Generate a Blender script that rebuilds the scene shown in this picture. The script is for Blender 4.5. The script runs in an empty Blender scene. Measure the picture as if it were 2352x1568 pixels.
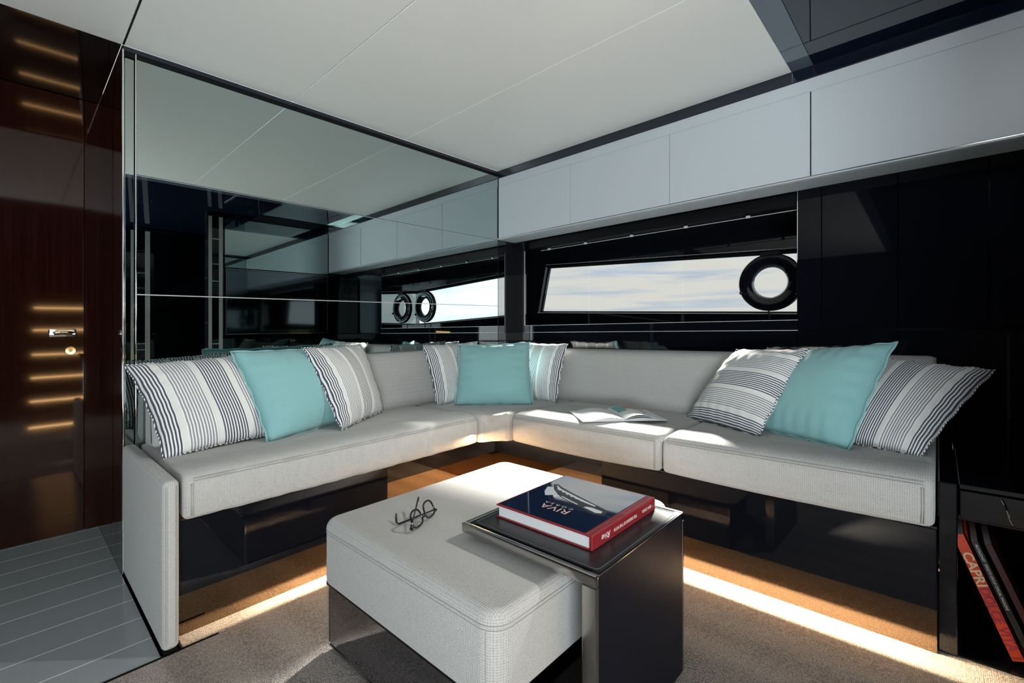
import bpy, bmesh, math, random
from math import sin, cos, pi, sqrt, radians
from mathutils import Vector, Matrix
random.seed(4)
SC = bpy.context.scene
COL = SC.collection
SLOPE = 0.0256          # the yacht lists: athwartships lines rise 1.5 degrees towards the window side


def list_z(y):
    return SLOPE * y


# ------------------------------------------------------------------ camera
cam = bpy.data.cameras.new('camera')
co = bpy.data.objects.new('camera', cam)
COL.objects.link(co)
co.location = (2.2, -2.416, 0.818)
co.rotation_euler = (pi / 2, 0, math.atan2(0.6775, 0.7358))
cam.sensor_width = 36.0
cam.lens = 1064.0 / 2352.0 * 36.0
cam.shift_y = -12.0 / 2352.0
cam.clip_start = 0.02
SC.camera = co

# ------------------------------------------------------------------ world, sun, lamps, exposure
SC.view_settings.view_transform = 'Standard'
SC.view_settings.look = 'None'
SC.view_settings.gamma = 1.0
SC.view_settings.use_curve_mapping = False
SC.view_settings.exposure = 0.0
SKY_STRENGTH = 0.82
SUN_E, SUN_DIR, SUN_ANGLE = 46.0, (0.32, -1.0, -0.57), 5.0
MAIN_W, UP_W, SPOT_W = 20.0, 88.0, 112.0
LED_W = 22.0

w = bpy.data.worlds.new('hazy_sky')
SC.world = w
w.use_nodes = True
nt = w.node_tree
nt.nodes.clear()
N = nt.nodes.new
L = nt.links.new
out = N('ShaderNodeOutputWorld')
bg = N('ShaderNodeBackground')
bg.inputs['Strength'].default_value = SKY_STRENGTH
tc = N('ShaderNodeTexCoord')
mp = N('ShaderNodeMapping')
mp.inputs['Scale'].default_value = (1.6, 1.6, 22.0)
nz = N('ShaderNodeTexNoise')
nz.inputs['Scale'].default_value = 2.3
nz.inputs['Detail'].default_value = 6.0
nz.inputs['Distortion'].default_value = 0.4
cr = N('ShaderNodeValToRGB')
e = cr.color_ramp.elements
e[0].position, e[0].color = 0.33, (0.62, 0.74, 0.86, 1)
e[1].position, e[1].color = 0.52, (0.93, 0.94, 0.88, 1)
sep = N('ShaderNodeSeparateXYZ')
sea = N('ShaderNodeMapRange')
sea.inputs['From Min'].default_value = -0.012
sea.inputs['From Max'].default_value = 0.004
mx = N('ShaderNodeMix')
mx.data_type = 'RGBA'
mx.inputs[6].default_value = (0.22, 0.28, 0.33, 1)
L(tc.outputs['Generated'], mp.inputs['Vector'])
L(mp.outputs['Vector'], nz.inputs['Vector'])
L(nz.outputs['Fac'], cr.inputs['Fac'])
L(tc.outputs['Generated'], sep.inputs['Vector'])
L(sep.outputs['Z'], sea.inputs['Value'])
L(sea.outputs['Result'], mx.inputs[0])
L(cr.outputs['Color'], mx.inputs[7])
# the haze is brighter towards the sun side (bow quarter), as the mirror shows
dotn = N('ShaderNodeVectorMath')
dotn.operation = 'DOT_PRODUCT'
dotn.inputs[1].default_value = (0.75, 0.63, 0.20)
glow = N('ShaderNodeMapRange')
glow.interpolation_type = 'SMOOTHSTEP'
glow.inputs['From Min'].default_value = 0.50
glow.inputs['From Max'].default_value = 1.0
glow.inputs['To Min'].default_value = SKY_STRENGTH
glow.inputs['To Max'].default_value = SKY_STRENGTH * 3.0
L(tc.outputs['Generated'], dotn.inputs[0])
L(dotn.outputs['Value'], glow.inputs['Value'])
L(glow.outputs['Result'], bg.inputs['Strength'])
L(mx.outputs[2], bg.inputs['Color'])
L(bg.outputs['Background'], out.inputs['Surface'])


def lamp(name, typ, loc, direction, energy, color=(1, 1, 1), **kw):
    ld = bpy.data.lights.new(name, typ)
    ld.energy = energy
    ld.color = color
    for k, v in kw.items():
        setattr(ld, k, v)
    o = bpy.data.objects.new(name, ld)
    COL.objects.link(o)
    o.location = loc
    o.rotation_euler = Vector(direction).to_track_quat('-Z', 'Y').to_euler()
    return o


lamp('sun', 'SUN', (1, 4, 4), SUN_DIR, SUN_E, (1.0, 0.96, 0.88), angle=radians(SUN_ANGLE))
lamp('aft_fill', 'AREA', (3.16, -3.25, 1.30), (-0.60, 0.75, 0.05), MAIN_W, (0.93, 0.97, 1.0),  # unseen fill behind the camera, added to light the saloon
     shape='RECTANGLE', size=0.9, size_y=1.1)
lamp('upward_fill', 'AREA', (3.3, -3.5, 0.35), (-0.75, 0.55, 1.0), UP_W, (0.88, 0.965, 1.0),  # added fill low behind the camera, brightens the ceiling from below
     shape='RECTANGLE', size=1.2, size_y=0.5)
lamp('locker_fill', 'SPOT', (2.44, -1.05, 1.90), (-0.20, 0.85, -0.25), 20.0, (0.95, 0.98, 1.0),  # out-of-frame fill added to lift the locker fronts on the right
     spot_size=radians(110), spot_blend=1.0, shadow_soft_size=0.16)
lamp('ottoman_fill', 'SPOT', (2.36, -0.47, 1.915), (-1.41, -1.13, -1.555), SPOT_W, (1.0, 0.97, 0.92),  # made-up spot above the frame, added to brighten the ottoman top
     spot_size=radians(46), spot_blend=0.6, shadow_soft_size=0.03)


# ------------------------------------------------------------------ materials
def mat(name, color, rough=0.5, metal=0.0, coat=0.0, spec=0.5, emit=None, estr=0.0, sheen=0.0):
    m = bpy.data.materials.new(name)
    m.use_nodes = True
    b = m.node_tree.nodes['Principled BSDF']
    b.inputs['Base Color'].default_value = (*color, 1)
    b.inputs['Roughness'].default_value = rough
    b.inputs['Metallic'].default_value = metal
    b.inputs['Coat Weight'].default_value = coat
    b.inputs['Coat Roughness'].default_value = 0.03
    b.inputs['Specular IOR Level'].default_value = spec
    b.inputs['Sheen Weight'].default_value = sheen
    if emit:
        b.inputs['Emission Color'].default_value = (*emit, 1)
        b.inputs['Emission Strength'].default_value = estr
    return m


class Nodes:
    def __init__(s, m):
        s.t = m.node_tree
        s.b = s.t.nodes['Principled BSDF']

    def new(s, typ, **kw):
        n = s.t.nodes.new(typ)
        for k, v in kw.items():
            setattr(n, k, v)
        return n

    def link(s, a, b):
        s.t.links.new(a, b)

    def math(s, op, a, b=None, c=None):
        n = s.new('ShaderNodeMath', operation=op)
        for i, v in enumerate((a, b, c)):
            if v is None:
                continue
            if isinstance(v, (int, float)):
                n.inputs[i].default_value = v
            else:
                s.link(v, n.inputs[i])
        return n.outputs[0]

    def mix(s, f, a, b):
        n = s.new('ShaderNodeMix', data_type='RGBA')
        for i, v in ((0, f), (6, a), (7, b)):
            if isinstance(v, (int, float)):
                n.inputs[i].default_value = v
            elif isinstance(v, tuple):
                n.inputs[i].default_value = (*v, 1)
            else:
                s.link(v, n.inputs[i])
        return n.outputs[2]

    def bump(s, h, strength, dist):
        n = s.new('ShaderNodeBump')
        n.inputs['Strength'].default_value = strength
        n.inputs['Distance'].default_value = dist
        s.link(h, n.inputs['Height'])
        s.link(n.outputs[0], s.b.inputs['Normal'])


def weave_fabric(name, c_hi, c_lo, period, bump=0.5, dist=0.0012, sheen=0.15, rough=0.9, blotch=0.06):
    m = mat(name, c_hi, rough, sheen=sheen)
    n = Nodes(m)
    tcn = n.new('ShaderNodeTexCoord')
    vo = n.new('ShaderNodeTexVoronoi')
    vo.inputs['Scale'].default_value = 1.0 / period
    vo.inputs['Randomness'].default_value = 0.6
    n.link(tcn.outputs['Object'], vo.inputs['Vector'])
    nzz = n.new('ShaderNodeTexNoise')
    nzz.inputs['Scale'].default_value = 520.0
    nzz.inputs['Detail'].default_value = 2.0
    n.link(tcn.outputs['Object'], nzz.inputs['Vector'])
    geo = n.new('ShaderNodeNewGeometry')
    spn = n.new('ShaderNodeSeparateXYZ')
    n.link(geo.outputs['Normal'], spn.inputs[0])
    sp = n.new('ShaderNodeSeparateXYZ')
    n.link(tcn.outputs['Object'], sp.inputs[0])
    tot = None
    for i in range(3):
        wgt = n.math('SUBTRACT', 1.0, n.math('MULTIPLY', spn.outputs[i], spn.outputs[i]))
        term = n.math('MULTIPLY', n.math('SINE', n.math('MULTIPLY', sp.outputs[i], 2 * pi / 0.0050)), wgt)
        tot = term if tot is None else n.math('ADD', tot, term)
    h0 = n.math('SUBTRACT', n.math('MULTIPLY', nzz.outputs['Fac'], 0.8), n.math('MULTIPLY', vo.outputs['Distance'], 0.6))
    h = n.math('ADD', h0, n.math('MULTIPLY', tot, 0.16))
    f = n.new('ShaderNodeMapRange')
    f.inputs['From Min'].default_value = -0.35
    f.inputs['From Max'].default_value = 0.40
    n.link(h, f.inputs['Value'])
    n2 = n.new('ShaderNodeTexNoise')
    n2.inputs['Scale'].default_value = 7.0
    n.link(tcn.outputs['Object'], n2.inputs['Vector'])
    colr = n.mix(f.outputs[0], c_lo, c_hi)
    colr2 = n.mix(n.math('MULTIPLY', n2.outputs['Fac'], blotch * 2), colr, tuple(v * 0.8 for v in c_lo))
    n.link(colr2, n.b.inputs['Base Color'])
    n.bump(h, bump, dist)
    return m


def stripe_fabric(name, axis):
    m = mat(name, (0.8, 0.8, 0.76), 0.9, sheen=0.1)
    n = Nodes(m)
    uv = n.new('ShaderNodeUVMap', uv_map='cloth')
    sp = n.new('ShaderNodeSeparateXYZ')
    n.link(uv.outputs[0], sp.inputs[0])
    u, v = sp.outputs[axis], sp.outputs[1 - axis]
    wob = n.new('ShaderNodeTexNoise')
    wob.inputs['Scale'].default_value = 220.0
    n.link(uv.outputs[0], wob.inputs['Vector'])
    uu = n.math('ADD', u, n.math('MULTIPLY', n.math('SUBTRACT', wob.outputs['Fac'], 0.5), 0.0022))
    band = n.new('ShaderNodeValToRGB')
    band.color_ramp.interpolation = 'CONSTANT'
    els = band.color_ramp.elements
    #  position, tone (0 cream band, .35 pale grey stripes, .6 grey navy stripes, 1 navy stripes)
    segs = [(0.0, 1.0), (0.124, 0.0), (0.163, 0.72), (0.368, 0.0), (0.407, 1.0), (0.602, 0.0), (0.641, 0.75), (0.846, 0.0), (0.885, 1.0)]
    els[0].position, els[0].color = segs[0][0], (segs[0][1],) * 3 + (1,)
    els[1].position, els[1].color = segs[1][0], (segs[1][1],) * 3 + (1,)
    for p, t in segs[2:]:
        q = els.new(p)
        q.color = (t, t, t, 1)
    n.link(uu, band.inputs['Fac'])
    fr = n.math('FRACT', n.math('MULTIPLY', uu, 46.0))
    line = n.math('LESS_THAN', fr, 0.5)
    twill = n.math('SINE', n.math('MULTIPLY', n.math('ADD', u, v), 900.0))
    ink = n.mix(n.math('MULTIPLY', n.math('ADD', twill, 1.0), 0.14), (0.030, 0.036, 0.062), (0.24, 0.25, 0.29))
    tone = n.math('MULTIPLY', line, band.outputs['Color'])
    cream = n.mix(n.math('GREATER_THAN', band.outputs['Color'], 0.02), (0.72, 0.72, 0.69), (0.80, 0.80, 0.79))
    colr = n.mix(tone, cream, ink)
    n.link(colr, n.b.inputs['Base Color'])
    wv = n.math('MULTIPLY', n.math('SINE', n.math('MULTIPLY', u, 900.0)), n.math('SINE', n.math('MULTIPLY', v, 900.0)))
    n.bump(wv, 0.25, 0.0008)
    return m


def aqua_fabric(name):
    m = mat(name, (0.16, 0.42, 0.43), 0.88, sheen=0.25)
    n = Nodes(m)
    uv = n.new('ShaderNodeUVMap', uv_map='cloth')
    sp = n.new('ShaderNodeSeparateXYZ')
    n.link(uv.outputs[0], sp.inputs[0])
    u, v = sp.outputs[0], sp.outputs[1]
    zig = n.math('PINGPONG', n.math('MULTIPLY', u, 40.0), 1.0)
    her = n.math('SINE', n.math('MULTIPLY', n.math('ADD', v, n.math('MULTIPLY', zig, 0.02)), 620.0))
    nzz = n.new('ShaderNodeTexNoise')
    nzz.inputs['Scale'].default_value = 160.0
    n.link(uv.outputs[0], nzz.inputs['Vector'])
    h = n.math('ADD', n.math('MULTIPLY', her, 0.4), nzz.outputs['Fac'])
    colr = n.mix(n.math('MULTIPLY', h, 0.7), (0.18, 0.385, 0.40), (0.31, 0.56, 0.56))
    n.link(colr, n.b.inputs['Base Color'])
    n.bump(h, 0.3, 0.0008)
    return m


def wood_gloss(name):
    m = mat(name, (0.03, 0.008, 0.005), 0.06, spec=0.5, coat=0.3)
    n = Nodes(m)
    tcn = n.new('ShaderNodeTexCoord')
    mpn = n.new('ShaderNodeMapping')
    mpn.inputs['Scale'].default_value = (60, 60, 1.2)
    n.link(tcn.outputs['Object'], mpn.inputs[0])
    nzz = n.new('ShaderNodeTexNoise')
    nzz.inputs['Scale'].default_value = 2.0
    nzz.inputs['Detail'].default_value = 5.0
    n.link(mpn.outputs[0], nzz.inputs['Vector'])
    n.link(n.mix(nzz.outputs['Fac'], (0.006, 0.0014, 0.0010), (0.030, 0.0075, 0.0045)), n.b.inputs['Base Color'])
    return m


def carpet_mat():
    m = mat('carpet_loops', (0.4, 0.36, 0.33), 0.95, sheen=0.2)
    n = Nodes(m)
    tcn = n.new('ShaderNodeTexCoord')
    vo = n.new('ShaderNodeTexVoronoi')
    vo.inputs['Scale'].default_value = 260.0
    vo.inputs['Randomness'].default_value = 0.55
    n.link(tcn.outputs['Object'], vo.inputs['Vector'])
    nzz = n.new('ShaderNodeTexNoise')
    nzz.inputs['Scale'].default_value = 90.0
    n.link(tcn.outputs['Object'], nzz.inputs['Vector'])
    h = n.math('SUBTRACT', 1.0, vo.outputs['Distance'])
    f = n.math('ADD', n.math('MULTIPLY', h, 0.75), n.math('MULTIPLY', nzz.outputs['Fac'], 0.25))
    fr = n.new('ShaderNodeMapRange')
    fr.inputs['From Min'].default_value = 0.35
    fr.inputs['From Max'].default_value = 0.85
    n.link(f, fr.inputs['Value'])
    n.link(n.mix(fr.outputs[0], (0.135, 0.119, 0.107), (0.46, 0.425, 0.39)), n.b.inputs['Base Color'])
    n.bump(h, 0.9, 0.003)
    return m


def glass_mat(name, tint=(1, 1, 1), gloss=0.06):
    m = bpy.data.materials.new(name)
    m.use_nodes = True
    t = m.node_tree
    t.nodes.clear()
    o = t.nodes.new('ShaderNodeOutputMaterial')
    a = t.nodes.new('ShaderNodeBsdfTransparent')
    a.inputs[0].default_value = (*tint, 1)
    g = t.nodes.new('ShaderNodeBsdfGlossy')
    g.inputs['Roughness'].default_value = 0.02
    x = t.nodes.new('ShaderNodeMixShader')
    x.inputs[0].default_value = gloss
    t.links.new(a.outputs[0], x.inputs[1])
    t.links.new(g.outputs[0], x.inputs[2])
    t.links.new(x.outputs[0], o.inputs[0])
    return m


M_FAB = weave_fabric('upholstery_weave', (0.515, 0.512, 0.495), (0.30, 0.298, 0.288), 0.0028)
M_STITCH = mat('stitching_thread', (0.30, 0.295, 0.28), 0.9)
M_STR_V = stripe_fabric('striped_cotton', 0)
M_STR_H = stripe_fabric('striped_cotton_across', 1)
M_AQUA = aqua_fabric('aqua_linen')
M_CARPET = carpet_mat()
M_MIRROR = mat('tinted_mirror', (0.50, 0.575, 0.565), 0.0, metal=1.0)
M_DIM = mat('smoked_mirror', (0.24, 0.26, 0.27), 0.0, metal=1.0)
M_CHROME = mat('chrome', (0.80, 0.80, 0.79), 0.06, metal=1.0)
M_ALU = mat('satin_aluminium', (0.62, 0.62, 0.61), 0.45, metal=0.3)
M_STEEL = mat('brushed_steel', (0.42, 0.41, 0.40), 0.16, metal=1.0)
M_BLACK = mat('black_lacquer', (0.0035, 0.0042, 0.0065), 0.03)
M_NAVY = mat('navy_lacquer', (0.005, 0.008, 0.018), 0.03, spec=0.8)
M_SOFFIT = mat('black_gloss_soffit', (0.004, 0.004, 0.005), 0.02, coat=1.0, spec=1.0)
M_PANEL = mat('smoked_gloss_panel', (0.003, 0.0036, 0.006), 0.03, spec=0.22)
M_MATT = mat('black_trim', (0.004, 0.004, 0.005), 0.35, spec=0.2)
M_REVEAL = mat('black_mirror_glass', (0.62, 0.66, 0.70), 0.0, metal=1.0)
M_CEIL = mat('white_ceiling_lacquer', (0.80, 0.81, 0.79), 0.35)
M_CAB = mat('pearl_white_lacquer', (0.48, 0.525, 0.56), 0.42)
M_BRONZE = mat('bronze_mirror', (0.25, 0.178, 0.118), 0.04, metal=1.0)
M_WOOD = wood_gloss('mahogany_gloss')
M_PLANK = mat('grey_plank_lacquer', (0.33, 0.365, 0.375), 0.16)
M_CAULK = mat('pale_caulk', (0.78, 0.82, 0.82), 0.4)
M_GLASS = glass_mat('window_glass')
M_LENS = glass_mat('spectacle_lens', (0.93, 0.92, 0.96), 0.08)
M_LED = mat('warm_led', (1, 0.7, 0.4), 0.5, emit=(1.0, 0.60, 0.27), estr=14.0)
M_TREAD = mat('tread_led', (1, 0.7, 0.4), 0.5, emit=(1.0, 0.55, 0.22), estr=26.0)
M_TSTITCH = mat('grey_stitching', (0.10, 0.10, 0.11), 0.6)
M_LEATHER = mat('black_leather', (0.010, 0.010, 0.013), 0.30)
M_TABLE = mat('black_satin_panel', (0.006, 0.007, 0.012), 0.40, spec=0.10)
M_OTB = mat('smoked_steel_mirror', (0.26, 0.26, 0.275), 0.05, metal=1.0)
M_FRAME = mat('dark_spectacle_frame', (0.012, 0.010, 0.012), 0.15)
M_RED = mat('red_book_cloth', (0.22, 0.012, 0.018), 0.35, coat=0.3)
M_COVER = mat('glossy_navy_cover', (0.012, 0.026, 0.065), 0.05, coat=1.0)
M_COVER.node_tree.nodes['Principled BSDF'].inputs['Coat IOR'].default_value = 3.5
M_PAGES = mat('page_edges', (0.60, 0.61, 0.62), 0.8)
M_PAPER = mat('magazine_paper', (0.78, 0.79, 0.80), 0.45)
M_TITLE = mat('copper_lettering', (0.62, 0.42, 0.36), 0.4)
M_WHITE = mat('pale_lettering', (0.72, 0.70, 0.68), 0.5)
M_HULL = mat('printed_silver', (0.55, 0.58, 0.62), 0.25)
M_INK = mat('printed_black', (0.006, 0.006, 0.012), 0.2)
M_TEAL = mat('printed_teal', (0.10, 0.38, 0.40), 0.4)
M_TAN = mat('printed_tan', (0.42, 0.21, 0.12), 0.4)
M_ORANGE = mat('orange_red_cloth', (0.62, 0.050, 0.014), 0.5)
M_GOLD = mat('cream_lettering', (0.72, 0.55, 0.33), 0.5)
M_PURPLE = mat('plum_lettering', (0.30, 0.016, 0.060), 0.5)
M_DKRED = mat('dark_red_cloth', (0.050, 0.006, 0.010), 0.5)
M_MAGBLK = mat('black_paper', (0.010, 0.010, 0.013), 0.4)
M_TV = mat('television_glass', (0.20, 0.22, 0.25), 0.06, metal=1.0)

# ------------------------------------------------------------------ builders (boat coordinates, deck list added on linking)
P = lambda x, y, z: Vector((x, y, z))


def origin_of(o):
    v = Vector((0, 0, 0))
    while o:
        v += o.location
        o = o.parent
    return v


def link_mesh(name, me, m, parent=None, base=None, smooth=None, raw=False):
    """me: mesh in boat coordinates -> object with its own origin, list slope added"""
    if not raw:
        for v in me.vertices:
            v.co.z += list_z(v.co.y)
    if smooth is not None:
        for p in me.polygons:
            p.use_smooth = True
        me.set_sharp_from_angle(angle=radians(smooth))
    if len(me.vertices):
        lo = Vector((min(v.co.x for v in me.vertices), min(v.co.y for v in me.vertices), min(v.co.z for v in me.vertices)))
        hi = Vector((max(v.co.x for v in me.vertices), max(v.co.y for v in me.vertices), max(v.co.z for v in me.vertices)))
        c = Vector(((lo.x + hi.x) / 2, (lo.y + hi.y) / 2, lo.z)) if base is None else base
    else:
        c = Vector((0, 0, 0))
    me.transform(Matrix.Translation(-c))
    o = bpy.data.objects.new(name, me)
    COL.objects.link(o)
    for mm in (m if isinstance(m, (list, tuple)) else [m]):
        me.materials.append(mm)
    o.location = c
    if parent:
        o.parent = parent
        o.location = c - origin_of(parent)
    return o


def from_bm(name, bm, m, parent=None, smooth=None):
    bmesh.ops.recalc_face_normals(bm, faces=bm.faces)
    me = bpy.data.meshes.new(name)
    bm.to_mesh(me)
    bm.free()
    return link_mesh(name, me, m, parent, smooth=smooth)


def add_box(bm, x0, x1, y0, y1, z0, z1, bev=0.0, seg=1):
    b = bmesh.new()
    bmesh.ops.create_cube(b, size=1.0)
    for v in b.verts:
        v.co = Vector(((x0 + x1) / 2 + v.co.x * (x1 - x0), (y0 + y1) / 2 + v.co.y * (y1 - y0), (z0 + z1) / 2 + v.co.z * (z1 - z0)))
    if bev > 0:
        bmesh.ops.bevel(b, geom=list(b.edges), offset=bev, segments=seg, affect='EDGES', profile=0.5)
    me = bpy.data.meshes.new('tmp')
    b.to_mesh(me)
    b.free()
    bm.from_mesh(me)
    bpy.data.meshes.remove(me)


def box(name, x0, x1, y0, y1, z0, z1, m, parent=None, bev=0.0, seg=1, smooth=None):
    bm = bmesh.new()
    add_box(bm, x0, x1, y0, y1, z0, z1, bev, seg)
    return from_bm(name, bm, m, parent, smooth)


def add_poly(bm, pts, thick):
    """extruded polygon: pts in order, thick = Vector"""
    a = [bm.verts.new(p) for p in pts]
    b = [bm.verts.new(Vector(p) + thick) for p in pts]
    bm.faces.new(a)
    bm.faces.new(b[::-1])
    n = len(pts)
    for i in range(n):
        bm.faces.new((a[i], b[i], b[(i + 1) % n], a[(i + 1) % n]))


def poly(name, pts, thick, m, parent=None, bev=0.0, seg=2, smooth=None):
    bm = bmesh.new()
    add_poly(bm, pts, Vector(thick))
    if bev:
        bmesh.ops.bevel(bm, geom=list(bm.edges), offset=bev, segments=seg, affect='EDGES', profile=0.5)
    return from_bm(name, bm, m, parent, smooth if smooth is not None else (40 if bev else None))


def add_tube(bm, pts, r, n=8, closed=False, flat=None):
    pts = [Vector(p) for p in pts]
    rings = []
    m = len(pts)
    up0 = Vector((0, 0, 1))
    for i, p in enumerate(pts):
        a = pts[(i - 1) % m] if (closed or i > 0) else pts[i]
        b = pts[(i + 1) % m] if (closed or i < m - 1) else pts[i]
        t = (b - a).normalized()
        up = up0 if abs(t.dot(up0)) < 0.95 else Vector((1, 0, 0))
        s = t.cross(up).normalized()
        u = s.cross(t).normalized()
        rr = r[i] if isinstance(r, (list, tuple)) else r
        f = flat or 1.0
        rings.append([bm.verts.new(p + s * cos(2 * pi * k / n) * rr + u * sin(2 * pi * k / n) * rr * f) for k in range(n)])
    for i in range(m if closed else m - 1):
        a, b = rings[i], rings[(i + 1) % m]
        for k in range(n):
            bm.faces.new((a[k], a[(k + 1) % n], b[(k + 1) % n], b[k]))
    if not closed:
        bm.faces.new(rings[0][::-1])
        bm.faces.new(rings[-1])


def tube(name, pts, r, m, parent=None, n=8, closed=False, flat=None):
    bm = bmesh.new()
    add_tube(bm, pts, r, n, closed, flat)
    return from_bm(name, bm, m, parent, 50)


def tag(o, label, cat, group=None):
    o['label'] = label
    o['category'] = cat
    if group:
        o['group'] = group
    return o


def thing(name, loc, label, cat, group=None):
    o = bpy.data.objects.new(name, None)
    COL.objects.link(o)
    o.empty_display_size = 0.05
    o.location = (loc[0], loc[1], loc[2] + list_z(loc[1]))
    return tag(o, label, cat, group)


def struct(o, label=None):
    o['kind'] = 'structure'
    if label:
        o['label'] = label
    return o


def sroot(name, loc=(0, 0, 0)):
    o = bpy.data.objects.new(name, None)
    COL.objects.link(o)
    o.empty_display_size = 0.05
    o.location = loc
    o['kind'] = 'structure'
    return o


def text(name, body, size, right, up, pos, m, parent, extrude=0.0003, width=None, bold=0.0, shear=0.0, align='LEFT', space=1.0):
    cu = bpy.data.curves.new(name, 'FONT')
    cu.body = body
    cu.size = size
    cu.extrude = extrude
    cu.offset = bold
    cu.shear = shear
    cu.align_x = align
    cu.space_character = space
    cu.resolution_u = 3
    tmp = bpy.data.objects.new('tmp', cu)
    COL.objects.link(tmp)
    dg = bpy.context.evaluated_depsgraph_get()
    me = bpy.data.meshes.new_from_object(tmp.evaluated_get(dg))
    bpy.data.objects.remove(tmp)
    bpy.data.curves.remove(cu)
    r = Vector(right).normalized()
    u = Vector(up).normalized()
    nn = r.cross(u)
    if width:
        xs = [v.co.x for v in me.vertices]
        k = width / max(1e-6, (max(xs) - min(xs)))
        for v in me.vertices:
            v.co.x *= k
    mt = Matrix((r, u, nn)).transposed().to_4x4()
    mt.translation = Vector(pos)
    me.transform(mt)
    me.materials.clear()
    return link_mesh(name, me, m, parent)


def cushion_loft(name, profile, along, a0, a1, m, parent, r=0.018, ripple=0.0, n=24, sag=0.0):
    """profile (d, z) counter-clockwise loop; along: function(d, s, z)->Vector; rounded ends"""
    cx = sum(p[0] for p in profile) / len(profile)
    cz = sum(p[1] for p in profile) / len(profile)
    bm = bmesh.new()
    st = []
    for k in range(5):
        t = k / 4 * pi / 2
        st.append((a0 + r * (1 - sin(t)), r * (1 - cos(t))))
    st = [(a0 + r * (1 - cos(k / 4 * pi / 2)), r * (1 - sin(k / 4 * pi / 2))) for k in range(5)]
    mid = [(a0 + r + (a1 - a0 - 2 * r) * i / n, 0.0) for i in range(1, n)]
    end = [(a1 - r * (1 - cos(k / 4 * pi / 2)), r * (1 - sin(k / 4 * pi / 2))) for k in range(4, -1, -1)]
    rings = []
    dmax = max(p[0] for p in profile)
    zmin = min(p[1] for p in profile)
    for s, ins in st + mid + end:
        ring = []
        q = (s - a0) / (a1 - a0)
        for i, (d, z) in enumerate(profile):
            pa = profile[i - 1]
            pb = profile[(i + 1) % len(profile)]
            tx, tz = pb[0] - pa[0], pb[1] - pa[1]
            ln = sqrt(tx * tx + tz * tz) or 1
            nx, nz_ = tz / ln, -tx / ln
            dd = d - nx * ins
            zz = z - nz_ * ins
            if ripple and d > dmax - 0.06 and z < cz + 0.05:
                dd += ripple * (sin(s * 61) * 0.5 + sin(s * 103 + 1.0) * 0.3 + sin(s * 29) * 0.4)
            if sag and z < zmin + 0.03:
                zz -= sag * sin(pi * q)
            ring.append(bm.verts.new(along(dd, s, zz)))
        rings.append(ring)
    k = len(profile)
    for a, b in zip(rings, rings[1:]):
        for i in range(k):
            bm.faces.new((a[i], a[(i + 1) % k], b[(i + 1) % k], b[i]))
    bm.faces.new(rings[0][::-1])
    bm.faces.new(rings[-1])
    return from_bm(name, bm, m, parent, 55)


# ================================================================== SETTING
ZC_, ZB = 1.939, 1.892
# ---- floor
fl = box('floor', -0.9, 6.2, -4.7, 0.45, -0.08, -0.012, M_MATT)
struct(fl)
px = -0.774
k = 0
while px < 0.60:
    box('floor_plank', px + 0.002, min(px + 0.142, 0.646), -4.6, -2.1365 if px > -0.03 else -2.1365, -0.012, 0.0, M_PLANK, fl)
    box('caulk_line', px - 0.002, px + 0.002, -4.6, -2.1365, -0.012, -0.0004, M_CAULK, fl)
    px += 0.144
box('edge_trim', 0.646, 0.652, -4.6, -2.0, -0.012, 0.002, M_MATT, fl)
cp = box('carpet', 0.0, 6.1, -4.6, 0.0, -0.012, -0.001, M_CARPET)
# carpet only from the plank edge on: cut as an L of two slabs in one mesh
bpy.data.objects.remove(cp)
bm = bmesh.new()
add_box(bm, 0.653, 6.1, -4.6, 0.0, -0.012, 0.0)
add_box(bm, 0.02, 0.653, -2.085, 0.0, -0.012, 0.0)
cp = from_bm('carpet', bm, M_CARPET)
tag(cp, 'grey beige loop pile carpet between the sofas and under the ottoman', 'carpet')

# ---- ceiling
ce = box('ceiling', 0.0, 6.2, -4.7, 0.0, 1.975, 2.0, M_MATT)
struct(ce)
ysp = [(-4.6, -2.1345), (-2.1295, -1.5305), (-1.5285, -0.9215), (-0.9195, -0.172)]
for a, b in ysp:
    box('ceiling_panel', 0.002, 1.742, a, b, ZC_, 1.975, M_CEIL, ce, bev=0.0015)
box('ceiling_joint', 0.002, 1.742, -2.1345, -2.1295, ZC_ + 0.0004, 1.974, M_MATT, ce)
M_BEAM = mat('grey_glass_beam', (0.085, 0.105, 0.14), 0.06, spec=1.0)
box('gloss_beam', 1.7435, 1.8205, -4.6, -0.172, ZC_, 1.975, M_BEAM, ce)
box('gloss_panel', 1.8225, 2.9, -4.6, -0.176, ZC_, 1.975, M_NAVY, ce)
box('chrome_line', 1.823, 2.45, -0.1755, -0.1725, ZC_ - 0.001, 1.95, M_CHROME, ce)
box('gloss_panel', 2.9, 6.1, -4.6, -0.172, ZC_, 1.975, M_NAVY, ce)
box('gloss_band', 0.0, 2.46, -0.171, -0.15, ZB + 0.001, ZC_ + 0.002, M_NAVY, ce)
for xx in (1.745, 1.823):
    box('joint_line', xx - 0.001, xx + 0.001, -0.1722, -0.170, ZB + 0.001, ZC_, M_STEEL, ce)

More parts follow.
